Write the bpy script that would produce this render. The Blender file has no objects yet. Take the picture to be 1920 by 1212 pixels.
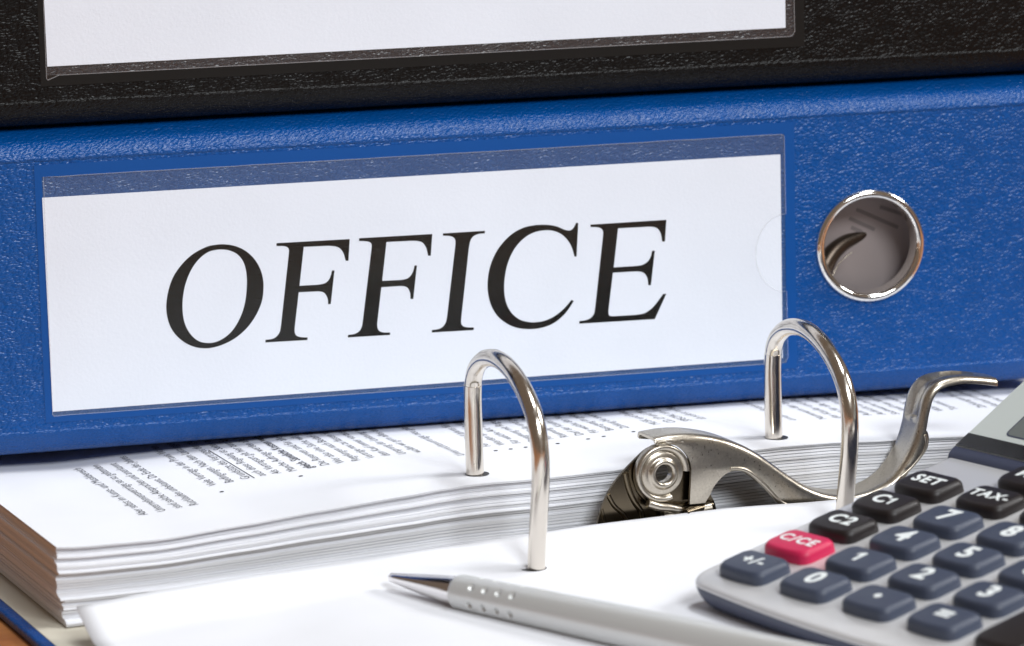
import bpy, bmesh, math, random, json
from mathutils import Vector, Matrix, noise
random.seed(7)
S = 0.001                                   # everything below is written in millimetres
R = math.radians
scene = bpy.context.scene
COL = scene.collection

# ------------------------------------------------------------------ camera
cam_d = bpy.data.cameras.new('camera'); cam = bpy.data.objects.new('camera', cam_d); COL.objects.link(cam)
cx, cy, cz = Vector((0.923912, -0.38185, -0.024023)), Vector((0.091456, 0.159445, 0.982961)), Vector((0.371514, 0.910367, -0.182236))
m = Matrix((cx, cy, -cz)).transposed().to_4x4(); m.translation = Vector((-338.6156, -855.6890, 232.3)) * S
cam.matrix_world = m
cam_d.sensor_width = 36.0; cam_d.lens = 36.0 * 7342 / 1920
cam_d.clip_start = 0.05; cam_d.clip_end = 50
cam_d.dof.use_dof = True; cam_d.dof.focus_distance = 0.955; cam_d.dof.aperture_fstop = 17; cam_d.dof.aperture_blades = 7
scene.camera = cam
scene.render.resolution_x, scene.render.resolution_y = 1024, 646

# ------------------------------------------------------------------ light: a softly lit studio desk
scene.view_settings.view_transform = 'Standard'; scene.view_settings.look = 'None'
scene.view_settings.exposure = 0.0; scene.view_settings.gamma = 1.0
world = bpy.data.worlds.new('World'); scene.world = world; world.use_nodes = True
bg = world.node_tree.nodes['Background']; bg.inputs['Color'].default_value = (0.74, 0.56, 0.43, 1); bg.inputs['Strength'].default_value = 0.21

def area(name, loc, target, sx, sy, power, col):
    l = bpy.data.lights.new(name, 'AREA'); l.shape = 'RECTANGLE'; l.size = sx; l.size_y = sy; l.energy = power; l.color = col
    o = bpy.data.objects.new(name, l); COL.objects.link(o); o.location = loc
    o.rotation_euler = (Vector(target) - Vector(loc)).to_track_quat('-Z', 'Y').to_euler()
    return o
T = (0.04, -0.02, 0.03)
area('key_softbox', (1.65, -0.65, 1.28), T, 0.50, 0.50, 22.5, (0.98, 0.98, 0.98))
area('front_softbox', (0.17, -2.10, 1.52), T, 0.95, 0.65, 42, (0.93, 0.97, 1.0))
area('top_softbox', (0.50, -0.33, 1.85), T, 0.75, 0.30, 15.5, (0.93, 0.97, 1.0))

# ------------------------------------------------------------------ materials
MATS = {}
def mat(name, base=(0.5, 0.5, 0.5), rough=0.5, metal=0.0, spec=0.5, coat=0.0, coat_rough=0.05):
    mt = bpy.data.materials.new(name); mt.use_nodes = True
    p = mt.node_tree.nodes['Principled BSDF']
    p.inputs['Base Color'].default_value = (*base, 1); p.inputs['Roughness'].default_value = rough
    p.inputs['Metallic'].default_value = metal; p.inputs['Specular IOR Level'].default_value = spec
    p.inputs['Coat Weight'].default_value = coat; p.inputs['Coat Roughness'].default_value = coat_rough
    MATS[name] = mt
    return mt, mt.node_tree, p
def node(nt, kind, **kw):
    n = nt.nodes.new(kind)
    for k, v in kw.items():
        if k in n.inputs: n.inputs[k].default_value = v
        else: setattr(n, k, v)
    return n
def coords(nt, scale=(1000, 1000, 1000), rot=(0, 0, 0)):
    tc = nt.nodes.new('ShaderNodeTexCoord'); mp = nt.nodes.new('ShaderNodeMapping')
    mp.inputs['Scale'].default_value = scale; mp.inputs['Rotation'].default_value = rot
    nt.links.new(tc.outputs['Object'], mp.inputs['Vector']); return mp.outputs['Vector']
def math_n(nt, op, a, b=None, c=None):
    n = nt.nodes.new('ShaderNodeMath'); n.operation = op
    for i, v in enumerate((a, b, c)):
        if v is None: continue
        if isinstance(v, (int, float)): n.inputs[i].default_value = v
        else: nt.links.new(v, n.inputs[i])
    return n.outputs[0]
def ramp(nt, fac, stops):
    r = nt.nodes.new('ShaderNodeValToRGB'); nt.links.new(fac, r.inputs[0])
    while len(r.color_ramp.elements) < len(stops): r.color_ramp.elements.new(0.5)
    for e, (p, c) in zip(r.color_ramp.elements, stops): e.position = p; e.color = (*c, 1) if len(c) == 3 else c
    return r.outputs[0]
def bump(nt, p, height, strength, dist):
    b = nt.nodes.new('ShaderNodeBump'); b.inputs['Strength'].default_value = strength; b.inputs['Distance'].default_value = dist * S
    nt.links.new(height, b.inputs['Height']); nt.links.new(b.outputs[0], p.inputs['Normal']); return b

def leather(name, base, dark, rough=0.27, depth=0.30, spec=0.12, coat=0.46):
    mt, nt, p = mat(name, base, rough, spec=spec, coat=coat, coat_rough=0.27)
    v = coords(nt)
    warp = node(nt, 'ShaderNodeTexNoise', Scale=0.22, Detail=3.0); nt.links.new(v, warp.inputs['Vector'])
    mix = node(nt, 'ShaderNodeVectorMath', operation='MULTIPLY_ADD'); nt.links.new(warp.outputs['Color'], mix.inputs[0])
    mix.inputs[1].default_value = (2.6, 2.6, 2.6); nt.links.new(v, mix.inputs[2])
    rot = node(nt, 'ShaderNodeMapping'); rot.inputs['Rotation'].default_value = (0, R(14), 0); nt.links.new(mix.outputs[0], rot.inputs['Vector'])
    sq = node(nt, 'ShaderNodeMapping'); sq.inputs['Scale'].default_value = (0.62, 1.0, 1.25); nt.links.new(rot.outputs[0], sq.inputs['Vector'])
    vo = node(nt, 'ShaderNodeTexVoronoi', feature='F1', Scale=1.35); nt.links.new(sq.outputs[0], vo.inputs['Vector'])
    dome = math_n(nt, 'SUBTRACT', 1.0, math_n(nt, 'POWER', vo.outputs['Distance'], 1.6))
    big = node(nt, 'ShaderNodeTexNoise', Scale=0.13, Detail=4.0); nt.links.new(v, big.inputs['Vector'])
    fine = node(nt, 'ShaderNodeTexNoise', Scale=2.2, Detail=3.0); nt.links.new(v, fine.inputs['Vector'])
    amp = math_n(nt, 'MULTIPLY_ADD', big.outputs['Fac'], 0.7, 0.35)
    h = math_n(nt, 'MULTIPLY', dome, amp)
    h = math_n(nt, 'MULTIPLY_ADD', fine.outputs['Fac'], 0.07, h)
    bn = bump(nt, p, h, 0.9, depth); nt.links.new(bn.outputs[0], p.inputs['Coat Normal'])
    nt.links.new(ramp(nt, big.outputs['Fac'], [(0.3, dark), (0.7, base)]), p.inputs['Base Color'])
    rr = ramp(nt, fine.outputs['Fac'], [(0.35, (rough - 0.05,) * 3), (0.65, (rough + 0.1,) * 3)])
    nt.links.new(rr, p.inputs['Roughness'])
    return mt
leather('blue_leather', (0.0001, 0.072, 0.305), (0.0001, 0.064, 0.27))
leather('black_leather', (0.005, 0.0045, 0.0045), (0.004, 0.0035, 0.0035), rough=0.30, depth=0.26, spec=0.10, coat=0.15)
mat('blue_plastic', (0.0002, 0.070, 0.30), 0.42, spec=0.3)
leather('blue_backing', (0.028, 0.085, 0.235), (0.024, 0.075, 0.21), 0.3, 0.22, 0.3); leather('black_backing', (0.022, 0.022, 0.027), (0.020, 0.020, 0.024), 0.3, 0.22, 0.4)
mat('black_plastic', (0.005, 0.005, 0.005), 0.40, spec=0.3)

def paper(name, base, rough=0.75, grain=0.05):
    mt, nt, p = mat(name, base, rough, spec=0.08)
    v = coords(nt)
    n1 = node(nt, 'ShaderNodeTexNoise', Scale=1.4, Detail=5.0); nt.links.new(v, n1.inputs['Vector'])
    n2 = node(nt, 'ShaderNodeTexNoise', Scale=0.03, Detail=2.0); nt.links.new(v, n2.inputs['Vector'])
    bump(nt, p, n1.outputs['Fac'], 0.35, grain)
    d = tuple(c * 0.965 for c in base)
    nt.links.new(ramp(nt, n2.outputs['Fac'], [(0.35, d), (0.65, base)]), p.inputs['Base Color'])
    return mt
paper('office_paper', (0.85, 0.86, 0.90)); paper('label_card', (0.81, 0.86, 0.95), 0.6, 0.12)
paper('cream_lining', (0.66, 0.62, 0.52), 0.55)
mt, nt, p = mat('sheet_edge', (0.78, 0.77, 0.80), 0.85, spec=0.2)

mt, nt, p = mat('printed_black', (0.004, 0.004, 0.004), 0.8, spec=0.05)
v = coords(nt)
wv = node(nt, 'ShaderNodeTexWave', bands_direction='Z', Scale=0.42, Distortion=2.5, Detail=3.0); wv.inputs['Detail Scale'].default_value = 1.5
nt.links.new(v, wv.inputs['Vector'])
nt.links.new(ramp(nt, wv.outputs['Fac'], [(0.2, (0.003, 0.003, 0.003)), (0.9, (0.010, 0.010, 0.008))]), p.inputs['Base Color'])
mat('toner', (0.05, 0.05, 0.06), 0.6)

mt, nt, p = mat('nickel', (0.76, 0.705, 0.63), 0.17, 1.0)
v = coords(nt, (1000, 1000, 160)); n = node(nt, 'ShaderNodeTexNoise', Scale=1.2, Detail=4.0); nt.links.new(v, n.inputs['Vector'])
nt.links.new(ramp(nt, n.outputs['Fac'], [(0.3, (0.12,) * 3), (0.75, (0.26,) * 3)]), p.inputs['Roughness'])
mt, nt, p = mat('brushed_steel', (0.62, 0.56, 0.46), 0.3, 1.0)
v = coords(nt); n = node(nt, 'ShaderNodeTexNoise', Scale=2.2, Detail=4.0); nt.links.new(v, n.inputs['Vector'])
nt.links.new(ramp(nt, n.outputs['Fac'], [(0.3, (0.27,) * 3), (0.7, (0.33,) * 3)]), p.inputs['Roughness'])
nt.links.new(ramp(nt, n.outputs['Fac'], [(0.3, (0.46, 0.415, 0.345)), (0.7, (0.56, 0.51, 0.43))]), p.inputs['Base Color'])
n3 = node(nt, 'ShaderNodeTexNoise', Scale=4.0, Detail=3.0); nt.links.new(v, n3.inputs['Vector']); bump(nt, p, n3.outputs['Fac'], 0.10, 0.03)
mat('bronze_steel', (0.16, 0.13, 0.09), 0.22, 1.0)
mat('chrome', (0.86, 0.84, 0.80), 0.10, 1.0)
mat('reflected_print_tone', (0.18, 0.155, 0.155), 0.7); mat('hole_shade', (0.02, 0.018, 0.018), 0.5)  # tone of the reflected print, and a near-black for the shade in holes
mat('reflection_board', (0.30, 0.255, 0.25), 0.6)  # brown of the thumb ring's reflection as one flat colour
mat('reflected_hook_tone', (0.085, 0.065, 0.05), 0.35, 0.8)  # dark tone of the reflected lever hook

mt, nt, p = mat('silver_plastic', (0.67, 0.665, 0.67), 0.32, 0.30, coat=0.3, coat_rough=0.2)
v = coords(nt); n = node(nt, 'ShaderNodeTexNoise', Scale=6.0, Detail=2.0); nt.links.new(v, n.inputs['Vector']); bump(nt, p, n.outputs['Fac'], 0.12, 0.03)
mat('slate_plastic', (0.045, 0.055, 0.10), 0.42)
def rubber(name, c, rough=0.45):
    mt, nt, p = mat(name, c, rough)
    v = coords(nt); n = node(nt, 'ShaderNodeTexNoise', Scale=9.0, Detail=2.0); nt.links.new(v, n.inputs['Vector']); bump(nt, p, n.outputs['Fac'], 0.2, 0.03)
rubber('key_blue', (0.050, 0.062, 0.098)); rubber('key_black', (0.012, 0.008, 0.008)); rubber('key_red', (0.60, 0.015, 0.085))
mat('legend_white', (0.82, 0.86, 0.86), 0.5)
mat('display_black', (0.006, 0.007, 0.009), 0.2); mat('display_white', (0.56, 0.60, 0.58), 0.3); mat('lcd_grey', (0.15, 0.165, 0.16), 0.35)
mat('pen_satin', (0.70, 0.71, 0.70), 0.33, 0.38)
mat('pen_tip', (0.80, 0.78, 0.78), 0.12, 1.0)
mt, nt, p = mat('table_wood', (0.42, 0.13, 0.03), 0.35)
v = coords(nt, (12, 90, 90)); n = node(nt, 'ShaderNodeTexNoise', Scale=1.0, Detail=6.0); nt.links.new(v, n.inputs['Vector'])
nt.links.new(ramp(nt, n.outputs['Fac'], [(0.3, (0.30, 0.10, 0.025)), (0.7, (0.52, 0.22, 0.065))]), p.inputs['Base Color'])

def film(name, tint, haze, rough, bumpy):
    mt = bpy.data.materials.new(name); mt.use_nodes = True; nt = mt.node_tree; nt.nodes.clear(); MATS[name] = mt
    out = nt.nodes.new('ShaderNodeOutputMaterial'); tr = nt.nodes.new('ShaderNodeBsdfTransparent')
    di = nt.nodes.new('ShaderNodeBsdfDiffuse'); di.inputs['Color'].default_value = (*tint, 1)
    gl = nt.nodes.new('ShaderNodeBsdfGlossy'); gl.inputs['Roughness'].default_value = rough
    m1 = nt.nodes.new('ShaderNodeMixShader'); m1.inputs[0].default_value = haze
    nt.links.new(tr.outputs[0], m1.inputs[1]); nt.links.new(di.outputs[0], m1.inputs[2])
    fr = nt.nodes.new('ShaderNodeFresnel'); fr.inputs['IOR'].default_value = 1.30
    geo = nt.nodes.new('ShaderNodeNewGeometry')                  # reflect only where light meets the outside of the film
    front = math_n(nt, 'SUBTRACT', 1.0, geo.outputs['Backfacing'])
    m2 = nt.nodes.new('ShaderNodeMixShader'); nt.links.new(math_n(nt, 'MULTIPLY', fr.outputs[0], front), m2.inputs[0])
    nt.links.new(m1.outputs[0], m2.inputs[1]); nt.links.new(gl.outputs[0], m2.inputs[2]); nt.links.new(m2.outputs[0], out.inputs[0])
    if bumpy:
        v = coords(nt); n = node(nt, 'ShaderNodeTexNoise', Scale=1.3, Detail=3.0); nt.links.new(v, n.inputs['Vector'])
        b = nt.nodes.new('ShaderNodeBump'); b.inputs['Strength'].default_value = 0.8; b.inputs['Distance'].default_value = bumpy * S
        nt.links.new(n.outputs['Fac'], b.inputs['Height']); nt.links.new(b.outputs[0], gl.inputs['Normal']); nt.links.new(b.outputs[0], fr.inputs['Normal'])
film('pocket_film', (0.66, 0.66, 0.76), 0.002, 0.12, 0.04)
film('film_rim', (0.75, 0.76, 0.80), 0.13, 0.15, 0.2)
film('display_glass', (0.5, 0.5, 0.5), 0.0, 0.03, 0)

# ------------------------------------------------------------------ mesh helpers (millimetres in, metres out)
def mesh_obj(name, verts, faces, material, parent=None, smooth=False, mats=None, fmat=None):
    me = bpy.data.meshes.new(name); me.from_pydata([Vector(v) * S for v in verts], [], faces)
    for mm in ([material] if mats is None else mats): me.materials.append(MATS[mm])
    if fmat: me.polygons.foreach_set('material_index', fmat)
    if smooth: me.polygons.foreach_set('use_smooth', [True] * len(me.polygons))
    me.update(); o = bpy.data.objects.new(name, me); COL.objects.link(o)
    if parent: o.parent = parent
    return o
def fix_normals(o):
    bm = bmesh.new(); bm.from_mesh(o.data); bmesh.ops.recalc_face_normals(bm, faces=bm.faces); bm.to_mesh(o.data); bm.free(); return o
def smooth_by_angle(o, deg=35):
    o.data.polygons.foreach_set('use_smooth', [True] * len(o.data.polygons))
    bm = bmesh.new(); bm.from_mesh(o.data)
    for e in bm.edges: e.smooth = not (len(e.link_faces) == 2 and e.calc_face_angle(0) > R(deg))
    bm.to_mesh(o.data); bm.free(); return o
def add_mod(o, kind, **kw):
    md = o.modifiers.new(kind.lower(), kind)
    for k, v in kw.items(): setattr(md, k, v)
    return md
def empty(name, loc=(0, 0, 0), rotz=0, label=None, cat=None, group=None):
    o = bpy.data.objects.new(name, None); COL.objects.link(o); o.empty_display_size = 0.02
    o.location = Vector(loc) * S; o.rotation_euler = (0, 0, rotz)
    if label: o['label'] = label
    if cat: o['category'] = cat
    if group: o['group'] = group
    return o
def tube(name, pts, rad, material, parent=None, seg=20, cap=True):
    P = [Vector(p) for p in pts]; rads = rad if isinstance(rad, (list, tuple)) else [rad] * len(P)
    verts, faces = [], []; up = None
    for i, p in enumerate(P):
        t = (P[min(i + 1, len(P) - 1)] - P[max(i - 1, 0)]).normalized()
        if up is None: up = t.orthogonal().normalized()
        up = (up - t * up.dot(t)).normalized(); b = t.cross(up)
        for k in range(seg):
            a = 2 * math.pi * k / seg; verts.append(p + (up * math.cos(a) + b * math.sin(a)) * rads[i])
    for i in range(len(P) - 1):
        for k in range(seg):
            k2 = (k + 1) % seg; faces.append((i * seg + k, i * seg + k2, (i + 1) * seg + k2, (i + 1) * seg + k))
    if cap: faces += [tuple(range(seg))[::-1], tuple((len(P) - 1) * seg + k for k in range(seg))]
    return smooth_by_angle(mesh_obj(name, verts, faces, material, parent), 50)
def lathe(name, prof, material, parent=None, seg=64, axis='z', off=(0, 0, 0)):
    """prof: (radius, height) pairs turned round an axis"""
    verts, faces = [], []
    for r, h in prof:
        for k in range(seg):
            a = 2 * math.pi * k / seg; c, s = r * math.cos(a), r * math.sin(a)
            q = (c, s, h) if axis == 'z' else (c, h, s)
            verts.append((q[0] + off[0], q[1] + off[1], q[2] + off[2]))
    for i in range(len(prof) - 1):
        for k in range(seg):
            k2 = (k + 1) % seg; faces.append((i * seg + k, i * seg + k2, (i + 1) * seg + k2, (i + 1) * seg + k))
    return smooth_by_angle(fix_normals(mesh_obj(name, verts, faces, material, parent)), 50)
def crom(pts, n=6, closed=False):
    out = []; N = len(pts)
    for i in range(N if closed else N - 1):
        g = lambda j: Vector(pts[j % N]) if closed else Vector(pts[max(0, min(N - 1, j))])
        p0, p1, p2, p3 = g(i - 1), g(i), g(i + 1), g(i + 2)
        for k in range(n):
            t = k / n
            out.append(0.5 * ((2 * p1) + (p2 - p0) * t + (2 * p0 - 5 * p1 + 4 * p2 - p3) * t * t + (3 * p1 - p0 - 3 * p2 + p3) * t ** 3))
    if not closed: out.append(Vector(pts[-1]))
    return out
def fill2d(name, loops, extrude=0.0):
    """closed 2-D loops (first outer, then holes), filled by Blender's curve fill -> verts, faces in mm"""
    cu = bpy.data.curves.new(name, 'CURVE'); cu.dimensions = '2D'; cu.fill_mode = 'BOTH'; cu.extrude = extrude
    for lp in loops:
        sp = cu.splines.new('POLY'); sp.points.add(len(lp) - 1); sp.use_cyclic_u = True
        for q, pt in zip(sp.points, lp): q.co = (pt[0], pt[1], 0, 1)
    return _curve_mesh(cu)
def _curve_mesh(cu):
    o = bpy.data.objects.new('tmp', cu); COL.objects.link(o)
    dg = bpy.context.evaluated_depsgraph_get(); me = o.evaluated_get(dg).to_mesh()
    vs = [tuple(v.co) for v in me.vertices]; fs = [tuple(p.vertices) for p in me.polygons]
    o.evaluated_get(dg).to_mesh_clear(); bpy.data.objects.remove(o); bpy.data.curves.remove(cu)
    return vs, fs
def text2d(body, size, bold=0.0, extrude=0.0, align='LEFT', shear=0.0, xs=1.0):
    cu = bpy.data.curves.new('t', 'FONT'); cu.body = body; cu.size = size; cu.offset = bold; cu.extrude = extrude
    cu.align_x = align; cu.space_character = 1.0 if align == 'LEFT' else 1.2; cu.shear = shear; cu.resolution_u = 3
    if align == 'CENTER': cu.align_y = 'CENTER'
    vs, fs = _curve_mesh(cu)
    return [(x * xs, y, z) for x, y, z in vs], fs
def lerp_table(tab, x):
    if x <= tab[0][0]: return tab[0][1]
    for (x0, y0), (x1, y1) in zip(tab, tab[1:]):
        if x <= x1:
            t = (x - x0) / (x1 - x0); t = t * t * (3 - 2 * t) * 0.5 + t * 0.5; return y0 + (y1 - y0) * t
    return tab[-1][1]

LETTERS = {
    'O': [[(29.62,-28.24),(30.24,-24.63),(31.64,-21.07),(33.85,-18.12),(36.74,-15.64),(40.16,-14.04),(42.55,-13.63),(44.8,-13.63),(47.44,-14.22),(49.92,-15.5),(52.09,-17.6),(53.55,-20.23),(54.22,-22.81),(54.29,-25.36),(53.82,-28.44),(52.58,-31.33),(50.64,-34.17),(48.3,-36.42),(45.7,-38.08),(42.84,-39.16),(40.57,-39.6),(38.89,-39.62),(36.65,-39.21),(34.18,-38.0),(32.01,-36.07),(30.56,-33.8),(29.8,-31.21)],[(33.67,-28.79),(33.99,-25.72),(34.78,-22.68),(36.31,-19.41),(38.37,-16.87),(40.67,-15.33),(42.64,-14.9),(44.33,-14.92),(46,-15.25),(47.79,-16.2),(49.13,-17.75),(49.9,-19.86),(50.17,-22.55),(50.01,-25.36),(49.59,-28.16),(48.79,-30.93),(47.42,-33.67),(45.79,-35.82),(43.75,-37.38),(41.61,-38.23),(39.5,-38.31),(37.55,-37.75),(35.92,-36.42),(34.6,-34.35),(33.86,-31.91)]],
    'F': [[(58,-14.17,1),(76.67,-14.3,1),(76.16,-19.79,1),(75.45,-19.74,1),(75.02,-17.99),(74.26,-16.69),(73.09,-15.97),(71.11,-15.65,1),(64.88,-15.54,1),(63.46,-25.34,1),(68.23,-25.4,1),(69.95,-25.11),(70.97,-24.33),(71.58,-23.09),(71.87,-21.98,1),(72.52,-22.02,1),(71.28,-30.51,1),(70.56,-30.52,1),(70.55,-29.27),(70.13,-28.1),(69.44,-27.38),(68.32,-27.07,1),(63.21,-26.97,1),(61.84,-36.07,1),(61.86,-37.26),(62.31,-38.03),(63.38,-38.47),(65.08,-38.65,1),(65,-39.3,1),(54.25,-39.18,1),(54.33,-38.53,1),(56.15,-38.38),(57.3,-37.75),(58.05,-36.66),(58.38,-35.26,1),(61.07,-16.76,1),(61.07,-15.92),(60.64,-15.33),(59.66,-15.01),(57.97,-14.88,1)]],
    'F2': [[(79.11,-14.24,1),(97.92,-14.33,1),(97.37,-19.86,1),(96.69,-19.81,1),(96.3,-17.94),(95.54,-16.58),(94.38,-15.95),(92.47,-15.71,1),(86.07,-15.63,1),(84.65,-25.48,1),(89.51,-25.57,1),(91.15,-25.29),(92.15,-24.48),(92.77,-23.34),(93.08,-22.1,1),(93.73,-22.14,1),(92.53,-30.64,1),(91.82,-30.59,1),(91.77,-29.15),(91.36,-27.98),(90.64,-27.34),(89.47,-27.09,1),(84.39,-27.08,1),(83.05,-36.2,1),(83.07,-37.38),(83.54,-38.24),(84.59,-38.69),(86.31,-38.84,1),(86.23,-39.45,1),(75.37,-39.35,1),(75.45,-38.71,1),(77.16,-38.57),(78.36,-37.94),(79.08,-36.76),(79.36,-35.37,1),(82.21,-16.82,1),(82.2,-15.95),(81.72,-15.39),(80.76,-15.1),(79,-14.93,1)]],
    'I': [[(100.7,-14.35,1),(111.61,-14.36,1),(111.53,-15,1),(109.83,-15.07),(108.48,-15.63),(107.7,-16.81),(107.27,-18.69,1),(104.78,-36.79,1),(104.81,-37.83),(105.36,-38.54),(106.43,-38.88),(108.04,-39.02,1),(107.99,-39.67,1),(97.05,-39.57,1),(97.13,-38.93,1),(98.92,-38.79),(100.13,-38.13),(100.87,-36.97),(101.21,-35.37,1),(103.85,-17.31,1),(103.8,-16.19),(103.28,-15.48),(102.25,-15.09),(100.63,-14.94,1)]],
    'C': [[(136.04,-13.85,1),(135.41,-22.48,1),(134.83,-22.44,1),(134.34,-20.48),(133.37,-18.41),(131.8,-16.68),(129.92,-15.62),(127.89,-15.21),(124.97,-15.4),(122.32,-16.49),(119.95,-18.49),(118.14,-21.18),(116.89,-24.53),(116.27,-28.22),(116.31,-31.38),(117,-34.15),(118.4,-36.4),(120.35,-37.92),(122.67,-38.62),(124.71,-38.76),(127.06,-38.43),(129.42,-37.43),(131.81,-35.72),(133.85,-33.57,1),(134.4,-33.96,1),(132.68,-36.35),(130.58,-38.32),(128.2,-39.66),(125.26,-40.38),(122.33,-40.41),(119.28,-39.86),(116.54,-38.49),(114.26,-36.41),(112.65,-33.43),(111.91,-29.65),(112.19,-25.66),(113.32,-22.01),(115.29,-18.71),(118.27,-15.84),(121.5,-14.24),(124.72,-13.72),(127.92,-13.84),(130.24,-14.35),(131.98,-15.17),(133.28,-15.63),(134.31,-15.46),(134.97,-14.73),(135.43,-13.81,1)]],
    'E': [[(139.25,-14.48,1),(159.37,-14.47,1),(158.88,-20.07,1),(158.14,-20.02,1),(157.85,-18.13),(157.17,-16.82),(156.11,-16.15),(154.58,-15.94,1),(146.51,-15.87,1),(145.16,-25.92,1),(151.15,-25.93,1),(152.92,-25.72),(154.27,-24.91),(155.03,-23.72),(155.44,-22.25,1),(156.15,-22.29,1),(154.95,-31.18,1),(154.24,-31.13,1),(154.09,-29.53),(153.61,-28.4),(152.74,-27.65),(151.27,-27.32,1),(144.92,-27.26,1),(143.55,-36.93,1),(143.56,-37.89),(143.96,-38.44),(144.99,-38.6,1),(150.61,-38.65,1),(152.69,-38.47),(154.24,-37.8),(155.83,-36.51),(158.2,-33.65,1),(159,-33.7,1),(155.83,-40.08,1),(135.77,-39.91,1),(135.78,-39.25,1),(137.61,-39.11),(138.95,-38.51),(139.71,-37.55),(140.03,-36.12,1),(142.54,-17.26,1),(142.5,-16.31),(141.98,-15.62),(141.05,-15.25),(139.24,-15.08,1)]],
}

# ================================================================== the setting
ZB = 24.5                    # height of the far post feet: the top of the punched paper pile
def W3(a, n, z): return (a, -n, z + ZB)      # a: along the open binder, n: towards the camera, z: over the pile

tb = mesh_obj('table', [(-1400, -1400, -30), (1400, -1400, -30), (1400, 1500, -30), (-1400, 1500, -30),
                        (-1400, -1400, 0), (1400, -1400, 0), (1400, 1500, 0), (-1400, 1500, 0)],
              [(0, 3, 2, 1), (4, 5, 6, 7), (0, 1, 5, 4), (1, 2, 6, 5), (2, 3, 7, 6), (3, 0, 4, 7)], 'table_wood')
tb['kind'] = 'structure'

# ================================================================== binders lying on their side
def letter_loops(key):
    loops = []
    for lp in LETTERS[key]:
        flags = [len(p) > 2 for p in lp]
        if not any(flags): loops.append([tuple(q)[:2] for q in crom([p[:2] for p in lp], 6, True)]); continue
        s = flags.index(True); lp = lp[s:] + lp[:s] + [lp[s]]; out = []; run = [lp[0][:2]]
        for p in lp[1:]:
            run.append(p[:2])
            if len(p) > 2:
                out += [tuple(q)[:2] for q in (crom(run, 6)[:-1] if len(run) > 2 else [Vector(run[0])])]
                run = [p[:2]]
        loops.append(out)
    return loops
V0 = 64.5
def plate(name, loops, w, e, material, parent, bev=0.0):
    """flat piece parallel to the spine face; w: distance in front of the face of its middle, e: half thickness"""
    vs, fs = fill2d(name, loops, e)
    o = mesh_obj(name, [(x, -w - z, y + V0) for x, y, z in vs], fs, material, parent); return fix_normals(o)
def ell(cx_, cy_, rx, ry, a0=0, a1=360, n=48):
    return [(cx_ + rx * math.cos(R(a0 + (a1 - a0) * i / n)), cy_ + ry * math.sin(R(a0 + (a1 - a0) * i / n))) for i in range(n if a1 - a0 == 360 else n + 1)]

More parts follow.
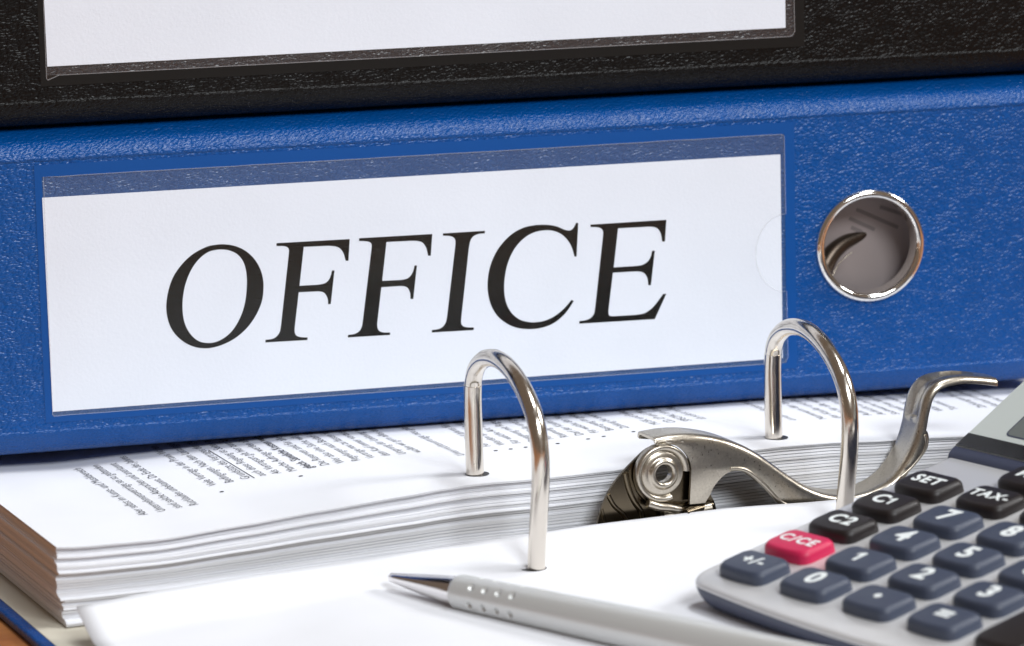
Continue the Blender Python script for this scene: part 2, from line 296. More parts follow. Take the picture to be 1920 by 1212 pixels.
def binder(name, loc, rotz, label, leath, plast, word, q):
    """q: limits of the label pocket on the spine"""
    t = empty(name, loc, rotz, label, 'ring binder')
    prof = [(285, 17.6), (40, 17.6), (13, 17.6), (9.5, 17.5), (7.2, 17.05), (5.6, 16.3), (4.6, 15.5), (3.9, 14.9), (3.1, 14.35), (2.2, 13.7), (1.3, 12.8), (0.6, 11.7), (0.15, 10.6), (0, 9.6)]
    bot = [(0, -57.6), (0.12, -58.4), (0.5, -59.6), (1.2, -61.0), (2.3, -62.4), (3.8, -63.5), (5.6, -64.2), (8, -64.5), (40, -64.5), (285, -64.5)]
    verts, faces = [], []; US = [-50 + 318 * i / 24 for i in range(25)]
    for pr in (prof, bot):
        b = len(verts)
        for wq, vq in pr:
            for u in US:
                dz = 0.10 * noise.noise(Vector((u * 0.02, wq * 0.1, vq * 0.05))) if 0.1 < wq < 12 else 0
                verts.append((u, wq, vq + V0 + dz))
        for i in range(len(pr) - 1):
            for k in range(24):
                faces.append((b + i * 25 + k, b + (i + 1) * 25 + k, b + (i + 1) * 25 + k + 1, b + i * 25 + k + 1))
    vs, fs = fill2d('spine', [[(-50, 9.6), (-50, -57.6), (268, -57.6), (268, 9.6)], ell(214.24, q['ring'], 12.9, 12.9)])
    b = len(verts); verts += [(x, 0, y + V0) for x, y, z in vs]; faces += [tuple(b + i for i in f) for f in fs]
    o = mesh_obj('cover', verts, faces, leath, t, True)
    bm = bmesh.new(); bm.from_mesh(o.data)
    for f in bm.faces:
        c = f.calc_center_median() / S; out = Vector((0, -1, 0)) if c.y < 0.05 else Vector((0, -0.3, 1 if c.z > 40 else -1))
        if f.normal.dot(out) < 0: f.normal_flip()
    bmesh.ops.remove_doubles(bm, verts=bm.verts, dist=1e-6)
    for f in bm.faces: f.smooth = not (abs(f.normal.y) > 0.9995)
    for ed in bm.edges:
        if any(not f.smooth for f in ed.link_faces): ed.smooth = False
    bm.to_mesh(o.data); bm.free()
    add_mod(o, 'SOLIDIFY', thickness=2.4 * S, offset=-1)
    # smooth welded band round the label pocket
    (fl, fr_, ft, fb) = q['frame']; (pl, pr_, pt, pb) = q['film']
    plate('weld_band', [[(fl, ft), (fl, fb), (fr_, fb), (fr_, ft)], [(pl + .15, pt - .15), (pr_ - .15, pt - .15), (pr_ - .15, pb + .15), (pl + .15, pb + .15)]], 0.07, 0.06, plast, t)
    plate('pocket_back', [[(pl + .15, pt - .15), (pl + .15, pb + .15), (pr_ - .15, pb + .15), (pr_ - .15, pt - .15)]], 0.02, 0.015, 'blue_backing' if 'blue' in leath else 'black_backing', t)
    il, ir, it, ib = q['insert']
    ins = plate('label_insert', [[(il, it), (il + 0.15, ib), (ir, ib + q['skew']), (ir, it - 0.1)]], 0.16, 0.08, 'label_card', t)
    if word:
        for ch in word:
            le = plate('letter', letter_loops(ch), 0.262, 0.012, 'printed_black', ins); le['label'] = 'black serif letter ' + ch[0]
    notch = ell(pr_, q['ring'] - .3, 8.2, 10.1, 90, 270, 30)
    wob = [(pl + (pr_ - pl) * i / 40, pt + 0.16 * noise.noise(Vector((i * 0.7, 3, q['ring'])))) for i in range(1, 40)]
    fo = [(pl + .4, pt)] + wob + [(pr_ - 1.0, pt - .05), (pr_ - .2, pt - .6)] + notch + [(pr_ + .15, pb + 1.6), (pr_ - .5, pb + .5), (pr_ - 1.5, pb + .25)] + [(pl + 3.2, pb + .1), (pl + 0.4, pb - q['tail']), (pl, pb - q['tail'] + .5)]
    plate('clear_pocket', [fo], 0.42, 0.07, 'pocket_film', t)
    inner = []
    N_ = len(fo)
    for i_ in range(N_):                                    # outline shrunk by the width of the rim
        p_, c_, n_ = Vector(fo[i_ - 1]), Vector(fo[i_]), Vector(fo[(i_ + 1) % N_]); tg_ = (n_ - p_).normalized()
        inner.append(tuple(c_ + Vector((tg_.y, -tg_.x)) * (0.20 + 0.07 * noise.noise(Vector((i_ * 0.9, 1, 4))))))
    plate('pocket_rim', [fo, inner], 0.50, 0.05, 'film_rim', t)
    # thumb ring
    pf = []
    for k in range(15):
        a = math.pi * k / 14; pf.append((13.65 + 1.15 * math.cos(a), 0.15 + 1.25 * math.sin(a)))
    pf += [(12.5, -1.0), (12.5, -4.2)]
    rg = lathe('finger_ring', [(r_, -h) for r_, h in pf], 'chrome', t, 96, 'y', (214.24, 0, q['ring'] + V0))
    return t

blue = binder('ring_binder', (-84.785, 70.134, 24.6), R(-8.6), 'blue ring binder with OFFICE on its spine label, lying on the printed pages',
              'blue_leather', 'blue_plastic', ['O', 'F', 'F2', 'I', 'C', 'E'],
              dict(frame=(-1.7, 194.0, 8.9, -55.7), film=(0.0, 191.4, 6.0, -54.2), insert=(0.0, 190.1, 0.75, -53.0), ring=-24.67, skew=0.3, tail=0))
binder('ring_binder', (-84.785, 70.134, 24.6 + 82.25), R(-8.6), 'black ring binder with a blank white spine label, stacked on the blue one',
       'black_leather', 'black_plastic', None,
       dict(frame=(1.0, 197.0, 12.5, -54.0), film=(2.3, 194.2, 10.5, -51.6), insert=(2.6, 191.9, 6.0, -49.2), ring=-24.67, skew=0.2, tail=1.0))

# board in the blue thumb ring; reflected lever hook and print built as shapes
ib = plate('reflection_board', [[(190, -2), (190, -48), (240, -48), (240, -2)]], -12.0, 0.6, 'reflection_board', blue)
ib.rotation_euler = (0, 0, 0)
lv = tube('reflected_hook', [(x, 7.2 + i * 0.25, z + V0) for i, (x, z) in enumerate([tuple(p)[:2] for p in crom([(201.5, -46), (202.6, -38), (204.2, -32.5), (207.0, -28.2), (210.6, -25.6), (214.5, -24.3), (218.0, -23.3)], 4)])], [3.3 - 0.08 * i for i in range(25)], 'reflected_hook_tone', blue, 14)
tube('reflected_hook_edge', [(x - 0.35, 5.2, z + V0) for x, z in [tuple(p)[:2] for p in crom([(204.4, -46), (204.8, -38), (206.2, -32.5), (208.6, -29.0), (211.5, -27.0)], 4)]], 0.16, 'brushed_steel', lv, 8)
for (x0, z0, x1, z1) in [(212.5, -19.0, 219.5, -22.5), (214.5, -16.8, 226, -22.3), (221, -16.5, 229, -19.5), (213, -21.5, 216, -22.9)]:
    d = Vector((x1 - x0, z1 - z0)).normalized(); nn = Vector((-d.y, d.x)) * 0.5
    plate('reflected_print', [[(x0 + nn.x, z0 + nn.y), (x0 - nn.x, z0 - nn.y), (x1 - nn.x, z1 - nn.y), (x1 + nn.x, z1 + nn.y)]], -11.35, 0.02, 'reflected_print_tone', ib)  # strokes imitating the page text reflected in the ring

# ================================================================== open binder: cover, lever mechanism, arches
ob = empty('open_ring_binder', (0, 0, 0), 0, 'open ring binder lying flat, nickel arches and lever standing up between its pages', 'ring binder')
def box(name, x0, x1, y0, y1, z0, z1, material, parent, bev=0.0):
    v = [(x0, y0, z0), (x1, y0, z0), (x1, y1, z0), (x0, y1, z0), (x0, y0, z1), (x1, y0, z1), (x1, y1, z1), (x0, y1, z1)]
    o = mesh_obj(name, v, [(0, 3, 2, 1), (4, 5, 6, 7), (0, 1, 5, 4), (1, 2, 6, 5), (2, 3, 7, 6), (3, 0, 4, 7)], material, parent)
    if bev: add_mod(o, 'BEVEL', width=bev * S, segments=3, limit_method='ANGLE'); smooth_by_angle(o, 30)
    return o
box('cover', -115.3, 205, -330, 235, 0.05, 2.35, 'blue_leather', ob, 0.8)
box('lining', -112.4, 202, -327, 232, 2.36, 2.48, 'cream_lining', ob)
box('mechanism_plate', 20, 108, -26, -11, 2.5, 4.0, 'brushed_steel', ob, 0.4)

path_far = [(0.2, -21.5), (0.1, 0.0), (-0.15, 9.5), (-0.2, 18), (0.2, 22.4)]
path_arch = [(0.25, 22.7), (1.2, 25.0), (3.6, 27.7), (9.0, 30.4), (16.8, 31.5), (24.8, 30.2), (32.6, 26.6), (38.3, 21.6), (41.0, 15.0), (41.0, 7.0), (39.4, -2.0), (37.6, -12.0), (37.0, -21.5)]
for a0 in (0.0, 80.0):
    tube('post', [W3(a0, p[0], p[1]) for p in crom(path_far, 5)], 2.2, 'nickel', ob, 28)
    tube('arch', [W3(a0, p[0], p[1]) for p in crom(path_arch, 7)], 2.12, 'nickel', ob, 28)

# lever: a pressed strip, rounded over its top, with a deep near flange
TOP = [(37.9, 9.1), (42.7, 9.4), (48.3, 9.0), (54.6, 7.5), (60.3, 5.2), (65.3, 2.3), (69.5, -0.9), (73.8, -4.2), (78.8, -7.5), (84.6, -9.9), (91.2, -10.9), (97.1, -10.0), (101.8, -7.8), (105.2, -4.4),
       (107.8, -0.4), (109.5, 4.2), (110.4, 8.4), (111.9, 12.6), (115.0, 15.2), (120.9, 15.9), (126.9, 15.2), (131.7, 14.2)]
tp = [Vector((p[0], p[1])) for p in crom(TOP, 5)]
n0, n1 = 21.6, 11.6
verts, faces = [], []
for i, p in enumerate(tp):
    tg = (tp[min(i + 1, len(tp) - 1)] - tp[max(i - 1, 0)]).normalized(); dn = Vector((tg.y, -tg.x))
    f = i / (len(tp) - 1); wgt = f / 0.12 if f < 0.12 else 1.0 if f < 0.72 else max(0.0, 1 - (f - 0.72) / 0.1)
    grv = 0.9 if 0.74 < f < 0.95 else 0.0                      # pressed groove along the thumb part
    taper = 0 if f < 0.85 else (f - 0.85) / 0.15 * 0.9
    prof = [(n0 - taper, 1.5), (n0 - .12 - taper, .85), (n0 - .45 - taper, .38), (n0 - 1.0 - taper, .10), (n0 - 1.8 - taper, 0), (n0 - 3.3 - taper * .5, grv), (n0 - 5, grv * 1.2), (n1 + 3.3 + taper * .5, grv), (n1 + 1.8 + taper, 0), (n1 + 1.0 + taper, .10), (n1 + .45 + taper, .38), (n1 + .12 + taper, .85), (n1 + taper, 1.5), (n1 + taper, 1.5 + 3.0 * wgt)]
    for nn, dd in prof:
        q = p + dn * dd; verts.append(W3(q.x, nn, q.y))
npf = len(prof)
for i in range(len(tp) - 1):
    for k in range(npf - 1): faces.append((i * npf + k, i * npf + k + 1, (i + 1) * npf + k + 1, (i + 1) * npf + k))
# near flange
BOT = [(46.6, -7.6), (50.6, -7.8), (51.9, -6.0), (53.4, -3.6), (55.9, -1.4), (58.4, -0.6), (60.6, -0.9), (63.2, -2.6), (66.6, -5.9), (70.8, -10.4), (76, -12.6), (82.0, -13.4), (90.0, -13.6), (97.5, -12.2), (101.5, -9.6), (104.8, -6.8), (108.2, -4.0), (110.9, -1.2), (111.6, 1.2), (111.3, 3.4), (110.0, 4.7)]
topl = []
for i, p in enumerate(tp):
    if p.x > 110.6 or (p.x > 109 and p.y > 5): break
    tg = (tp[min(i + 1, len(tp) - 1)] - tp[max(i - 1, 0)]).normalized(); topl.append(tuple(p + Vector((tg.y, -tg.x)) * 1.5))
bt = [tuple(p)[:2] for p in crom(BOT[1:], 4)]
arcd = [(39.9 + 7.3 * math.cos(R(t_)), 0.6 + 7.3 * math.sin(R(t_))) for t_ in range(100, -1, -8)]
vs, fs = fill2d('flange', [topl + bt[::-1] + [BOT[0]] + arcd[::-1]])
b = len(verts); verts += [W3(x, n0, y) for x, y, z in vs]; faces += [tuple(b + i for i in f) for f in fs]
lever = mesh_obj('lever', verts, faces, 'brushed_steel', ob, True)
bm = bmesh.new(); bm.from_mesh(lever.data); bmesh.ops.remove_doubles(bm, verts=bm.verts, dist=2e-5); bmesh.ops.recalc_face_normals(bm, faces=bm.faces); bm.to_mesh(lever.data); bm.free()
smooth_by_angle(lever, 40)
add_mod(lever, 'SOLIDIFY', thickness=0.9 * S, offset=0); add_mod(lever, 'BEVEL', width=0.18 * S, segments=2, limit_method='ANGLE', angle_limit=R(50))
# rolled lips on the lower edge of the flange
tube('rolled_lip', [W3(p[0], n0 + .25, p[1] + .35) for p in crom([(57.5, -0.4), (60.6, -0.8), (63.4, -2.4), (66.8, -5.6), (71.0, -10.2), (76, -12.6)], 5)], 0.55, 'brushed_steel', lever, 10)
tube('rolled_lip', [W3(p[0], n0 + .25, p[1]) for p in crom([(110.6, 2.8), (110.9, 0.8), (109.9, -1.8), (107.0, -4.8), (104.0, -7.0)], 5)], 0.4, 'brushed_steel', lever, 10)
# pressed eye of the pivot, open in its middle
ey = [(2.1, 1.6), (2.1, -.2), (2.25, -.75), (2.6, -1.1), (3.1, -1.15), (3.5, -.85), (3.8, -.45), (4.2, -.3), (4.9, -.3), (5.2, -.05), (5.45, .1), (5.7, -.2), (6.1, -.5), (6.6, -.55), (7.0, -.2), (7.1, .5), (7.1, 1.6)]
eye = lathe('pivot_eye', ey, 'brushed_steel', lever, 72, 'y', W3(39.9, n0 - .1, 0.6))
bm = bmesh.new(); bm.from_mesh(eye.data); cut = []               # the slot the spring catch looks through
for f in bm.faces:
    c = f.calc_center_median() / S - Vector(W3(39.9, n0 - .1, 0.6)); rr_ = math.hypot(c.x, c.z); an = math.degrees(math.atan2(c.z, c.x))
    if rr_ > 5.15 and -72 < an < 2: cut.append(f)
bmesh.ops.delete(bm, geom=cut, context='FACES'); bm.to_mesh(eye.data); bm.free()
tube('eye_tongue', [W3(p[0], n0 + .3, p[1]) for p in crom([(35.6, -6.2), (38.5, -7.4), (41.2, -7.9), (43.4, -8.6), (44.6, -8.3)], 4)], [1.0, 1.1, 1.1, 1.1, 1.1, 1.1, 1.1, 1.1, 1.1, 1.1, 1.1, 1.1, 1.1, 1.1, 1.0, .8, .5], 'brushed_steel', lever, 12)
# housing behind the pivot
hs = [tuple(p)[:2] for p in crom([(22.8, -19), (23.3, -11.5), (24.8, -6.5), (27.2, -2.0), (30.4, 1.5), (33.8, 4.4), (37.0, 6.6), (41, 7.2), (46.5, 4), (50.5, -2.5), (53.4, -6.5), (54.9, -10.5), (55.3, -19)], 5)]
def nplate(name, loops, n_, e, material, parent):
    vs, fs = fill2d(name, loops, e); return fix_normals(mesh_obj(name, [W3(x, n_ + z, y) for x, y, z in vs], fs, material, parent))
hb = nplate('housing', [hs, ell(40.6, 0.3, 3.9, 3.9)], 18.9, 0.4, 'bronze_steel', ob)
add_mod(hb, 'BEVEL', width=0.25 * S, segments=3, limit_method='ANGLE'); smooth_by_angle(hb, 40)
#('housing_side', [hs, ell(39.9, 0.6, 2.6, 2.6)], 13.6, 0.5, 'bronze_steel', ob)
for pts, rr in (([(31.0, 1.2), (31.8, -2.6), (33.2, -6.0), (35.0, -9.0), (35.4, -14), (35.4, -18)], 0.75), ([(26.4, -3.6), (27.9, -6.4), (30.2, -8.8), (32.0, -12), (32.2, -17)], 0.6), ([(24.6, -7.0), (25.4, -11), (25.6, -17)], 0.5), ([(34.8, 3.9), (33.6, 0.4), (34.3, -3.4), (36.8, -6.4)], 0.6)):
    tube('housing_ridge', [W3(p[0], 19.25, p[1]) for p in crom(pts, 5)], rr, 'bronze_steel', hb, 12)
tube('pivot_crossbar', [W3(44.6, 23.0, -9.6), W3(53.0, 19.5, -9.3)], 1.5, 'bronze_steel', hb, 18)
tube('pivot_crossbar', [W3(40.0, 20.6, -10.6), W3(52.6, 20.6, -9.6)], 1.7, 'brushed_steel', hb, 18)

# ================================================================== punched pages
TOPZ = [(-107.3, -2.9), (-101, -3.5), (-82, -3.9), (-63, -2.8), (-43, -1.5), (-23, -.4), (-9, .5), (0, .5), (11, .1), (32, 0), (53, .9), (75, 1.2), (91, .7), (103, -.3), (116, -.8), (131, -1.8), (190, -3.5)]
def ztop(a, n):
    z = lerp_table(TOPZ, a)
    if n < -20:
        k = min(1, (-20 - n) / 30); lim = -0.35
        if z > lim: z = z + (lim - z) * k
    return z
stack = empty('page_stack', (0, 0, 2.6), 0, 'thick pile of printed punched pages threaded on the far posts under the blue binder', 'paper stack')
NS = 88; zb = -21.8
AS = [-107.3 + 4.0 * i for i in range(9)] + [-72 + 6.5 * i for i in range(41)]
AS = [a for a in AS if a < 187] + [189.7]
dn_ = 0.0; gap_rows = {}
for i in range(NS):
    f0, f1 = i / NS, (i + 1) / NS
    grp = noise.noise(Vector((i * 0.134, 1.3, 0))) * 2.3
    dn_ = grp + random.uniform(-0.22, 0.22); da = noise.noise(Vector((i * 0.148, 7.7, 0))) * 0.9 + random.uniform(-0.12, 0.12)
    da *= 0.6
    if f1 < 0.34: da += 1.3 - 1.0 * math.sin(f1 * 9) * 0.5
    if i >= NS - 2: dn_, da = 0.0, 0.0
    g = random.uniform(0.55, 0.95) if i % 3 == 1 or random.random() < 0.12 else 0.02
    verts, faces = [], []; rows = [10.2, 6.0, -22, -50, -120, -199.5]
    ph = random.uniform(0, 50)
    for top in (0, 1):
        for a in AS:
            aa = a + da * (1 if a < 40 else 0.3)
            fo = 1.0 if a < -10 else max(0.25, 1 - (a + 10) / 70)
            for n in rows:
                # thin air gaps open and close along the pile
                ff = f1 - (g * ((0.15 if a < 0 else min(0.75, 0.15 + a * 0.012)) + 0.5 * abs(noise.noise(Vector((a * 0.02, ph, 0)))) * 2) / NS) if top else f0
                wob = 0.06 * noise.noise(Vector((a * 0.03, i * 0.35, 2.0))) if 0 < i < NS - 1 else 0
                z = zb + (ztop(a, n) - zb) * (ff ** 1.0) + wob
                verts.append((aa, -(n + (dn_ * fo if n > 9 else 0)), z + ZB - 2.6))
    na, nr = len(AS), len(rows); off = na * nr
    for j in range(na - 1):
        for k in range(nr - 1):
            q = (j * nr + k, j * nr + k + 1, (j + 1) * nr + k + 1, (j + 1) * nr + k)
            faces.append(q); faces.append(tuple(off + x for x in q[::-1]))
        for k in (0, nr - 1): faces.append((j * nr + k, (j + 1) * nr + k, off + (j + 1) * nr + k, off + j * nr + k))
    for j in (0, na - 1):
        for k in range(nr - 1): faces.append((j * nr + k, j * nr + k + 1, off + j * nr + k + 1, off + j * nr + k))
    sh = fix_normals(mesh_obj('sheet', verts, faces, 'office_paper', stack))
    if i == NS - 1:
        top_sheet = sh; sh['label'] = 'uppermost printed page with lines of small German text'; sh.data.polygons.foreach_set('use_smooth', [True] * len(sh.data.polygons)); smooth_by_angle(sh, 40)

# small print on the uppermost page: lines run away from the posts
LINES = [(-77.8, -14.0, 'Aber selbst im Kunst- und Musikbereich'), (-73.2, -14.4, 'Unternehmensverträge sei so'), (-69.0, -14.7, 'sind solche Absprachen und'), (-64.9, -14.7, 'Rücklaufen unbekannt. Da'),
 (-55.1, -30.4, 'Viele Verträge in der Praxis'), (-50.8, -30.4, 'Bedingungen. Nach dem'), (-46.4, -30.8, 'Grundsätze des Vertrages'), (-42.3, -31.0, 'auch diese Regelung ist'), (-38.4, -31.0, 'Als Vertragsart gilt hier'),
 (-34.4, -30.7, 'Manche Aufträge werden'), (-30.2, -30.6, 'gleich. Sämtliche Kosten'), (-25.9, -30.9, 'Die Reserven sind für alle'), (-21.9, -30.7, 'Wer also eine Sache will'), (-17.9, -30.5, 'Regelungen nach Bedarf'),
 (-13.9, -30.6, 'Verträge neu zu fassen'), (-9.9, -30.7, 'dem Kauf immer voraus'), (-5.8, -30.3, 'Ursprung der Leistung'), (-1.8, -30.2, 'wollen wir gern alles'), (6.3, -21.6, 'Unterrechtsverträge neu'), (16.4, -29.4, 'Für den Fall'),
 (20.4, -29.3, 'Werden später'), (24.5, -29.4, 'Für welche Art'), (28.9, -29.6, 'Begegnung mit'), (33.6, -29.8, 'Für alle Teile'), (37.6, -29.8, 'Räumung der'), (41.8, -29.7, 'Darf der Käufer'), (46.0, -30.0, 'Für welche'), (50.2, -30.1, 'Besorgung im'),
 (54.6, -30.4, 'Zahlung bis'), (63.2, -30.3, 'MUSK und'), (67.6, -30.2, 'CD, LP und'), (71.8, -29.9, 'SPECIAL am'), (76.0, -30.4, 'ab sofort im'), (96.0, -18.9, 'Leseprobe'), (104.8, -19.3, 'Nummern der'), (109.0, -19.3, 'der Käufer und'), (113.4, -20.0, 'Raum für alle'),
 (118.2, -20.2, 'Auftrag an den'), (122.4, -20.5, 'Aufsicht und'), (126.4, -20.4, 'Sachwerte im'), (130.8, -20.6, 'Einkauf neu'), (135.2, -20.7, 'Bestellung nach'), (139.6, -20.8, 'Waren und'), (144, -20.9, 'Termine'), (152, -20.6, 'Zahlungen bis'), (156.3, -20.6, 'Verkauf und'), (160.6, -20.7, 'Summe aller')]
verts, faces = [], []
def put(vs, fs, a, n):
    b = len(verts)
    for x, y, z in vs:
        aa, nn = a - y, n - x; verts.append((aa, -nn, ztop(aa, nn) + ZB - 2.6 + 0.12))
    faces.extend(tuple(b + i for i in f) for f in fs)
FILL = 'der Vertrag wird nach den geltenden Regeln durch beide Seiten anerkannt und gilt bis zum Ende des Jahres für alle Waren sowie die damit verbundenen Leistungen'.split()
for q_, (a, n, tx) in enumerate(LINES):
    if len(tx) < 20 and n > -22 and a < 90: pass
    else:
        k_ = q_ * 5
        while len(tx) < (34 if a < -20 else 24): tx += ' ' + FILL[k_ % len(FILL)]; k_ += 1
    vs, fs = text2d(tx, 3.35, 0.02 if 'Säm' in tx else -0.035, xs=1.05); put(vs, fs, a, n)
seg = [(x, y, 0) for x in range(0, 40, 4) for y in (-0.75, -0.5)]
put(seg, [(i, i + 2, i + 3, i + 1) for i in range(0, 18, 2)], -46.4, -30.2)
for a, n in [(-35.1, -24.8), (-55.9, -23.2), (15.7, -23.7), (19.7, -23.7), (23.8, -23.9), (32.6, -24.2), (40.9, -24.2), (45.2, -24.3), (53.6, -24.8)]:
    put([(0.55 * math.cos(k * R(30)), 0.6 + 0.55 * math.sin(k * R(30)), 0) for k in range(12)], [tuple(range(12))], a, n)
pt = mesh_obj('printed_text', verts, faces, 'toner', top_sheet)
def hole(a, n, z, parent, rx=2.95):
    c = [(a + rx * math.cos(R(k * 15)), -n + 2.9 * math.sin(R(k * 15)), z) for k in range(24)]
    return mesh_obj('punch_hole_shade', c, [tuple(range(24))], 'hole_shade', parent)  # flat dark disc on the paper, painted as the shade within a hole
hole(0.45, 0.3, ztop(0, 0) + ZB - 2.6 + 0.10, top_sheet); hole(80.6, 0.3, ztop(80, 0) + ZB - 2.6 + 0.10, top_sheet)

# blank page threaded on the near posts
EDGE = [(-107, -13.7), (-87, -12.3), (-62, -11.4), (-35, -10.6), (-15, -10.1), (5, -9.6), (21, -9.2), (54, -9.1), (84, -10.3), (190, -12.5)]
MID = [(-107, -19.2), (-75, -17.2), (-40, -15.2), (-15, -14.6), (190, -14.6)]
FLAT = [(-107, -21.4), (-80, -18.8), (-50, -15.8), (-38, -15.2), (190, -15.2)]
def zsheet(a, n):
    e, m_, f_ = lerp_table(EDGE, a), lerp_table(MID, a), lerp_table(FLAT, a)
    if n < 37: t = (n - 24) / 13; t = t * (1.35 - 0.35 * t); return e + (m_ - e) * t
    if n < 56: t = (n - 37) / 19; t = t * t * (3 - 2 * t); return m_ + (f_ - m_) * t
    return f_
ps = empty('paper_sheet', (0, 0, 2.6), 0, 'blank white page on the near posts, under the pen and the calculator', 'paper sheet')
rows = [24 + 13 * i / 8 for i in range(9)] + [40, 43, 47, 51, 56, 70, 90, 130, 180, 234]
for lay in range(2):
    verts, faces = [], []
    As = [-107 + 4.5 * i for i in range(67)]
    for a in As:
        for n in rows: verts.append((a + lay * 1.0 * (1 if a > 0 else 0), -n, zsheet(a, n) + ZB - 2.6 - lay * 0.14))
    nr = len(rows)
    for j in range(len(As) - 1):
        for k in range(nr - 1): faces.append((j * nr + k, j * nr + k + 1, (j + 1) * nr + k + 1, (j + 1) * nr + k))
    o = mesh_obj('page', verts, faces, 'office_paper', ps, True); add_mod(o, 'SOLIDIFY', thickness=0.1 * S, offset=-1)
hole(-0.5, 36.9, zsheet(0, 37) + ZB - 2.6 + 0.10, ps, 3.1)
hole(79.6, 36.9, zsheet(80, 37) + ZB - 2.6 + 0.10, ps, 3.1)

# ================================================================== pen
tip = Vector((-36.4, -38.1, ZB - 12.2)); end = Vector((10.8, -152.4, ZB - 10.6))
ax = (end - tip).normalized(); L = 142.0
pen = empty('ballpoint_pen', tuple(tip - Vector((0, 0, 1.2))), 0, 'satin silver ballpoint pen with dimpled grip lying on the blank page', 'pen')
qr = ax.to_track_quat('Z', 'Y')
def pen_lathe(name, prof, material, dim=None, seg=64):
    verts, faces = [], []
    for h, r in prof:
        for k in range(seg):
            a = 2 * math.pi * k / seg; rr = r
            if dim:
                for h0, a0 in dim:
                    dh = h - h0; da = ((a - a0 + math.pi) % (2 * math.pi) - math.pi) * r; d = math.hypot(dh, da)
                    if d < 0.85: rr -= 0.9 * min(1, (0.85 - d) / 0.3)
            verts.append(qr @ Vector((rr * math.cos(a), rr * math.sin(a), h)) + Vector((0, 0, 1.2)))
    for i in range(len(prof) - 1):
        for k in range(seg):
            k2 = (k + 1) % seg; faces.append((i * seg + k, i * seg + k2, (i + 1) * seg + k2, (i + 1) * seg + k))
    faces += [tuple(range(seg))[::-1], tuple((len(prof) - 1) * seg + k for k in range(seg))]
    return smooth_by_angle(mesh_obj(name, verts, faces, material, pen), 60)
pen_lathe('tip_opening', [(-.02, .5), (.3, .75)], 'hole_shade', seg=24)  # solid dark cap, its colour stands for the shade inside the opening
pen_lathe('tip', [(0, .95), (.25, 1.12), (2, 1.32), (8, 2.05), (14, 2.75), (19, 3.25), (22.6, 3.5)], 'pen_tip')
dims = [(29.5 + 4.35 * i + (0.0 if j % 2 else 0), R(60 * j + 19)) for i in range(4) for j in range(6)]
hh = [22.3, 22.5, 22.8] + [23.2 + 0.22 * i for i in range(118)] + [50, 60, 75, 90, 105, 120, 134, 134.6]
pen_lathe('barrel', [(h, (3.45 if h < 22.4 else 3.8 if h < 22.7 else 3.95) if h < 23 else min(4.05 + (h - 23) * 0.011, 4.75) if h < 134.5 else 4.2) for h in hh], 'pen_satin', dims, 120)
pen_lathe('push_button', [(134.4, 2.6), (144, 2.5), (145, 2.1)], 'pen_tip', seg=32)

# ================================================================== calculator
KX, KY, KZ = 20.05, 13.56, 3.0
yaw, tilt = R(-74.4947), R(10.4994)
Xc = Vector((math.cos(yaw), math.sin(yaw), -0.0109)).normalized()
Yc = Vector((-math.sin(yaw) * math.cos(tilt), math.cos(yaw) * math.cos(tilt), math.sin(tilt)))
Nc = Xc.cross(Yc).normalized(); Yc = Nc.cross(Xc).normalized()
Oc = Vector((28.96, -93.45, 20.8)) - Nc * KZ
calc = empty('calculator', (0, 0, 0), 0, 'silver desk calculator with slate number keys and a tilted display, standing on the blank page', 'calculator')
mc = Matrix((Xc, Yc, Nc)).transposed().to_4x4(); mc.translation = Oc * S; calc.matrix_world = mc
def local_z_for(x, y, zw): return (zw - Oc.z - x * Xc.z - y * Yc.z) / Nc.z
XL, XR, YF, YH = -12.6, 113.0, -14.2, 73.4
def body_outline(g):
    """plan of the keyboard half, grown by g; front edge bowed, front corners rounded"""
    pts = []
    rc = 7.0
    def front(x): return YF - g + ((x - 50) / 62) ** 2 * 4.6
    for i in range(9):
        t = R(180 + 90 * i / 8); x = XL - g + rc + g * 0 + rc * math.cos(t); pts.append((x, front(XL + rc) + rc * (1 + math.sin(t))))
    for i in range(1, 24): x = XL + rc + (XR - XL - 2 * rc) * i / 24; pts.append((x, front(x)))
    for i in range(9):
        t = R(270 + 90 * i / 8); x = XR + g - rc + rc * math.cos(t); pts.append((x, front(XR - rc) + rc * (1 + math.sin(t))))
    pts += [(XR + g, YH), (XL - g, YH)]
    return pts
def ring_stack(name, rings, material, parent, capb=True, capt=True, sm=35):
    verts, faces = [], []; n = len(rings[0])
    for r_ in rings: verts += r_
    for i in range(len(rings) - 1):
        for k in range(n):
            k2 = (k + 1) % n; faces.append((i * n + k, i * n + k2, (i + 1) * n + k2, (i + 1) * n + k))
    if capb: faces.append(tuple(range(n))[::-1])
    if capt: faces.append(tuple((len(rings) - 1) * n + k for k in range(n)))
    return smooth_by_angle(fix_normals(mesh_obj(name, verts, faces, material, parent)), sm)
zf = ZB - 14.6
def at_z(pts, z): return [(x, y, z) for x, y in pts]
def at_world(pts, zw): return [(x, y, local_z_for(x, y, zw)) for x, y in pts]
ring_stack('top_shell', [at_z(body_outline(.1), -1.35), at_z(body_outline(.25), -1.15), at_z(body_outline(.2), -.8), at_z(body_outline(-.05), -.4), at_z(body_outline(-.6), -.1), at_z(body_outline(-1.4), 0)], 'silver_plastic', calc)
lowr = [at_world(body_outline(-3.0), zf - .6), at_world(body_outline(-1.5), zf + 0.1)]
lowr += [[(x, y, local_z_for(x, y, zf + 0.1) * (1 - t) + -1.4 * t) for x, y in body_outline(g)] for t, g in ((.3, -.6), (.6, -.05), (.93, .2), (1, .1))]
ring_stack('bottom_shell', lowr, 'slate_plastic', calc)
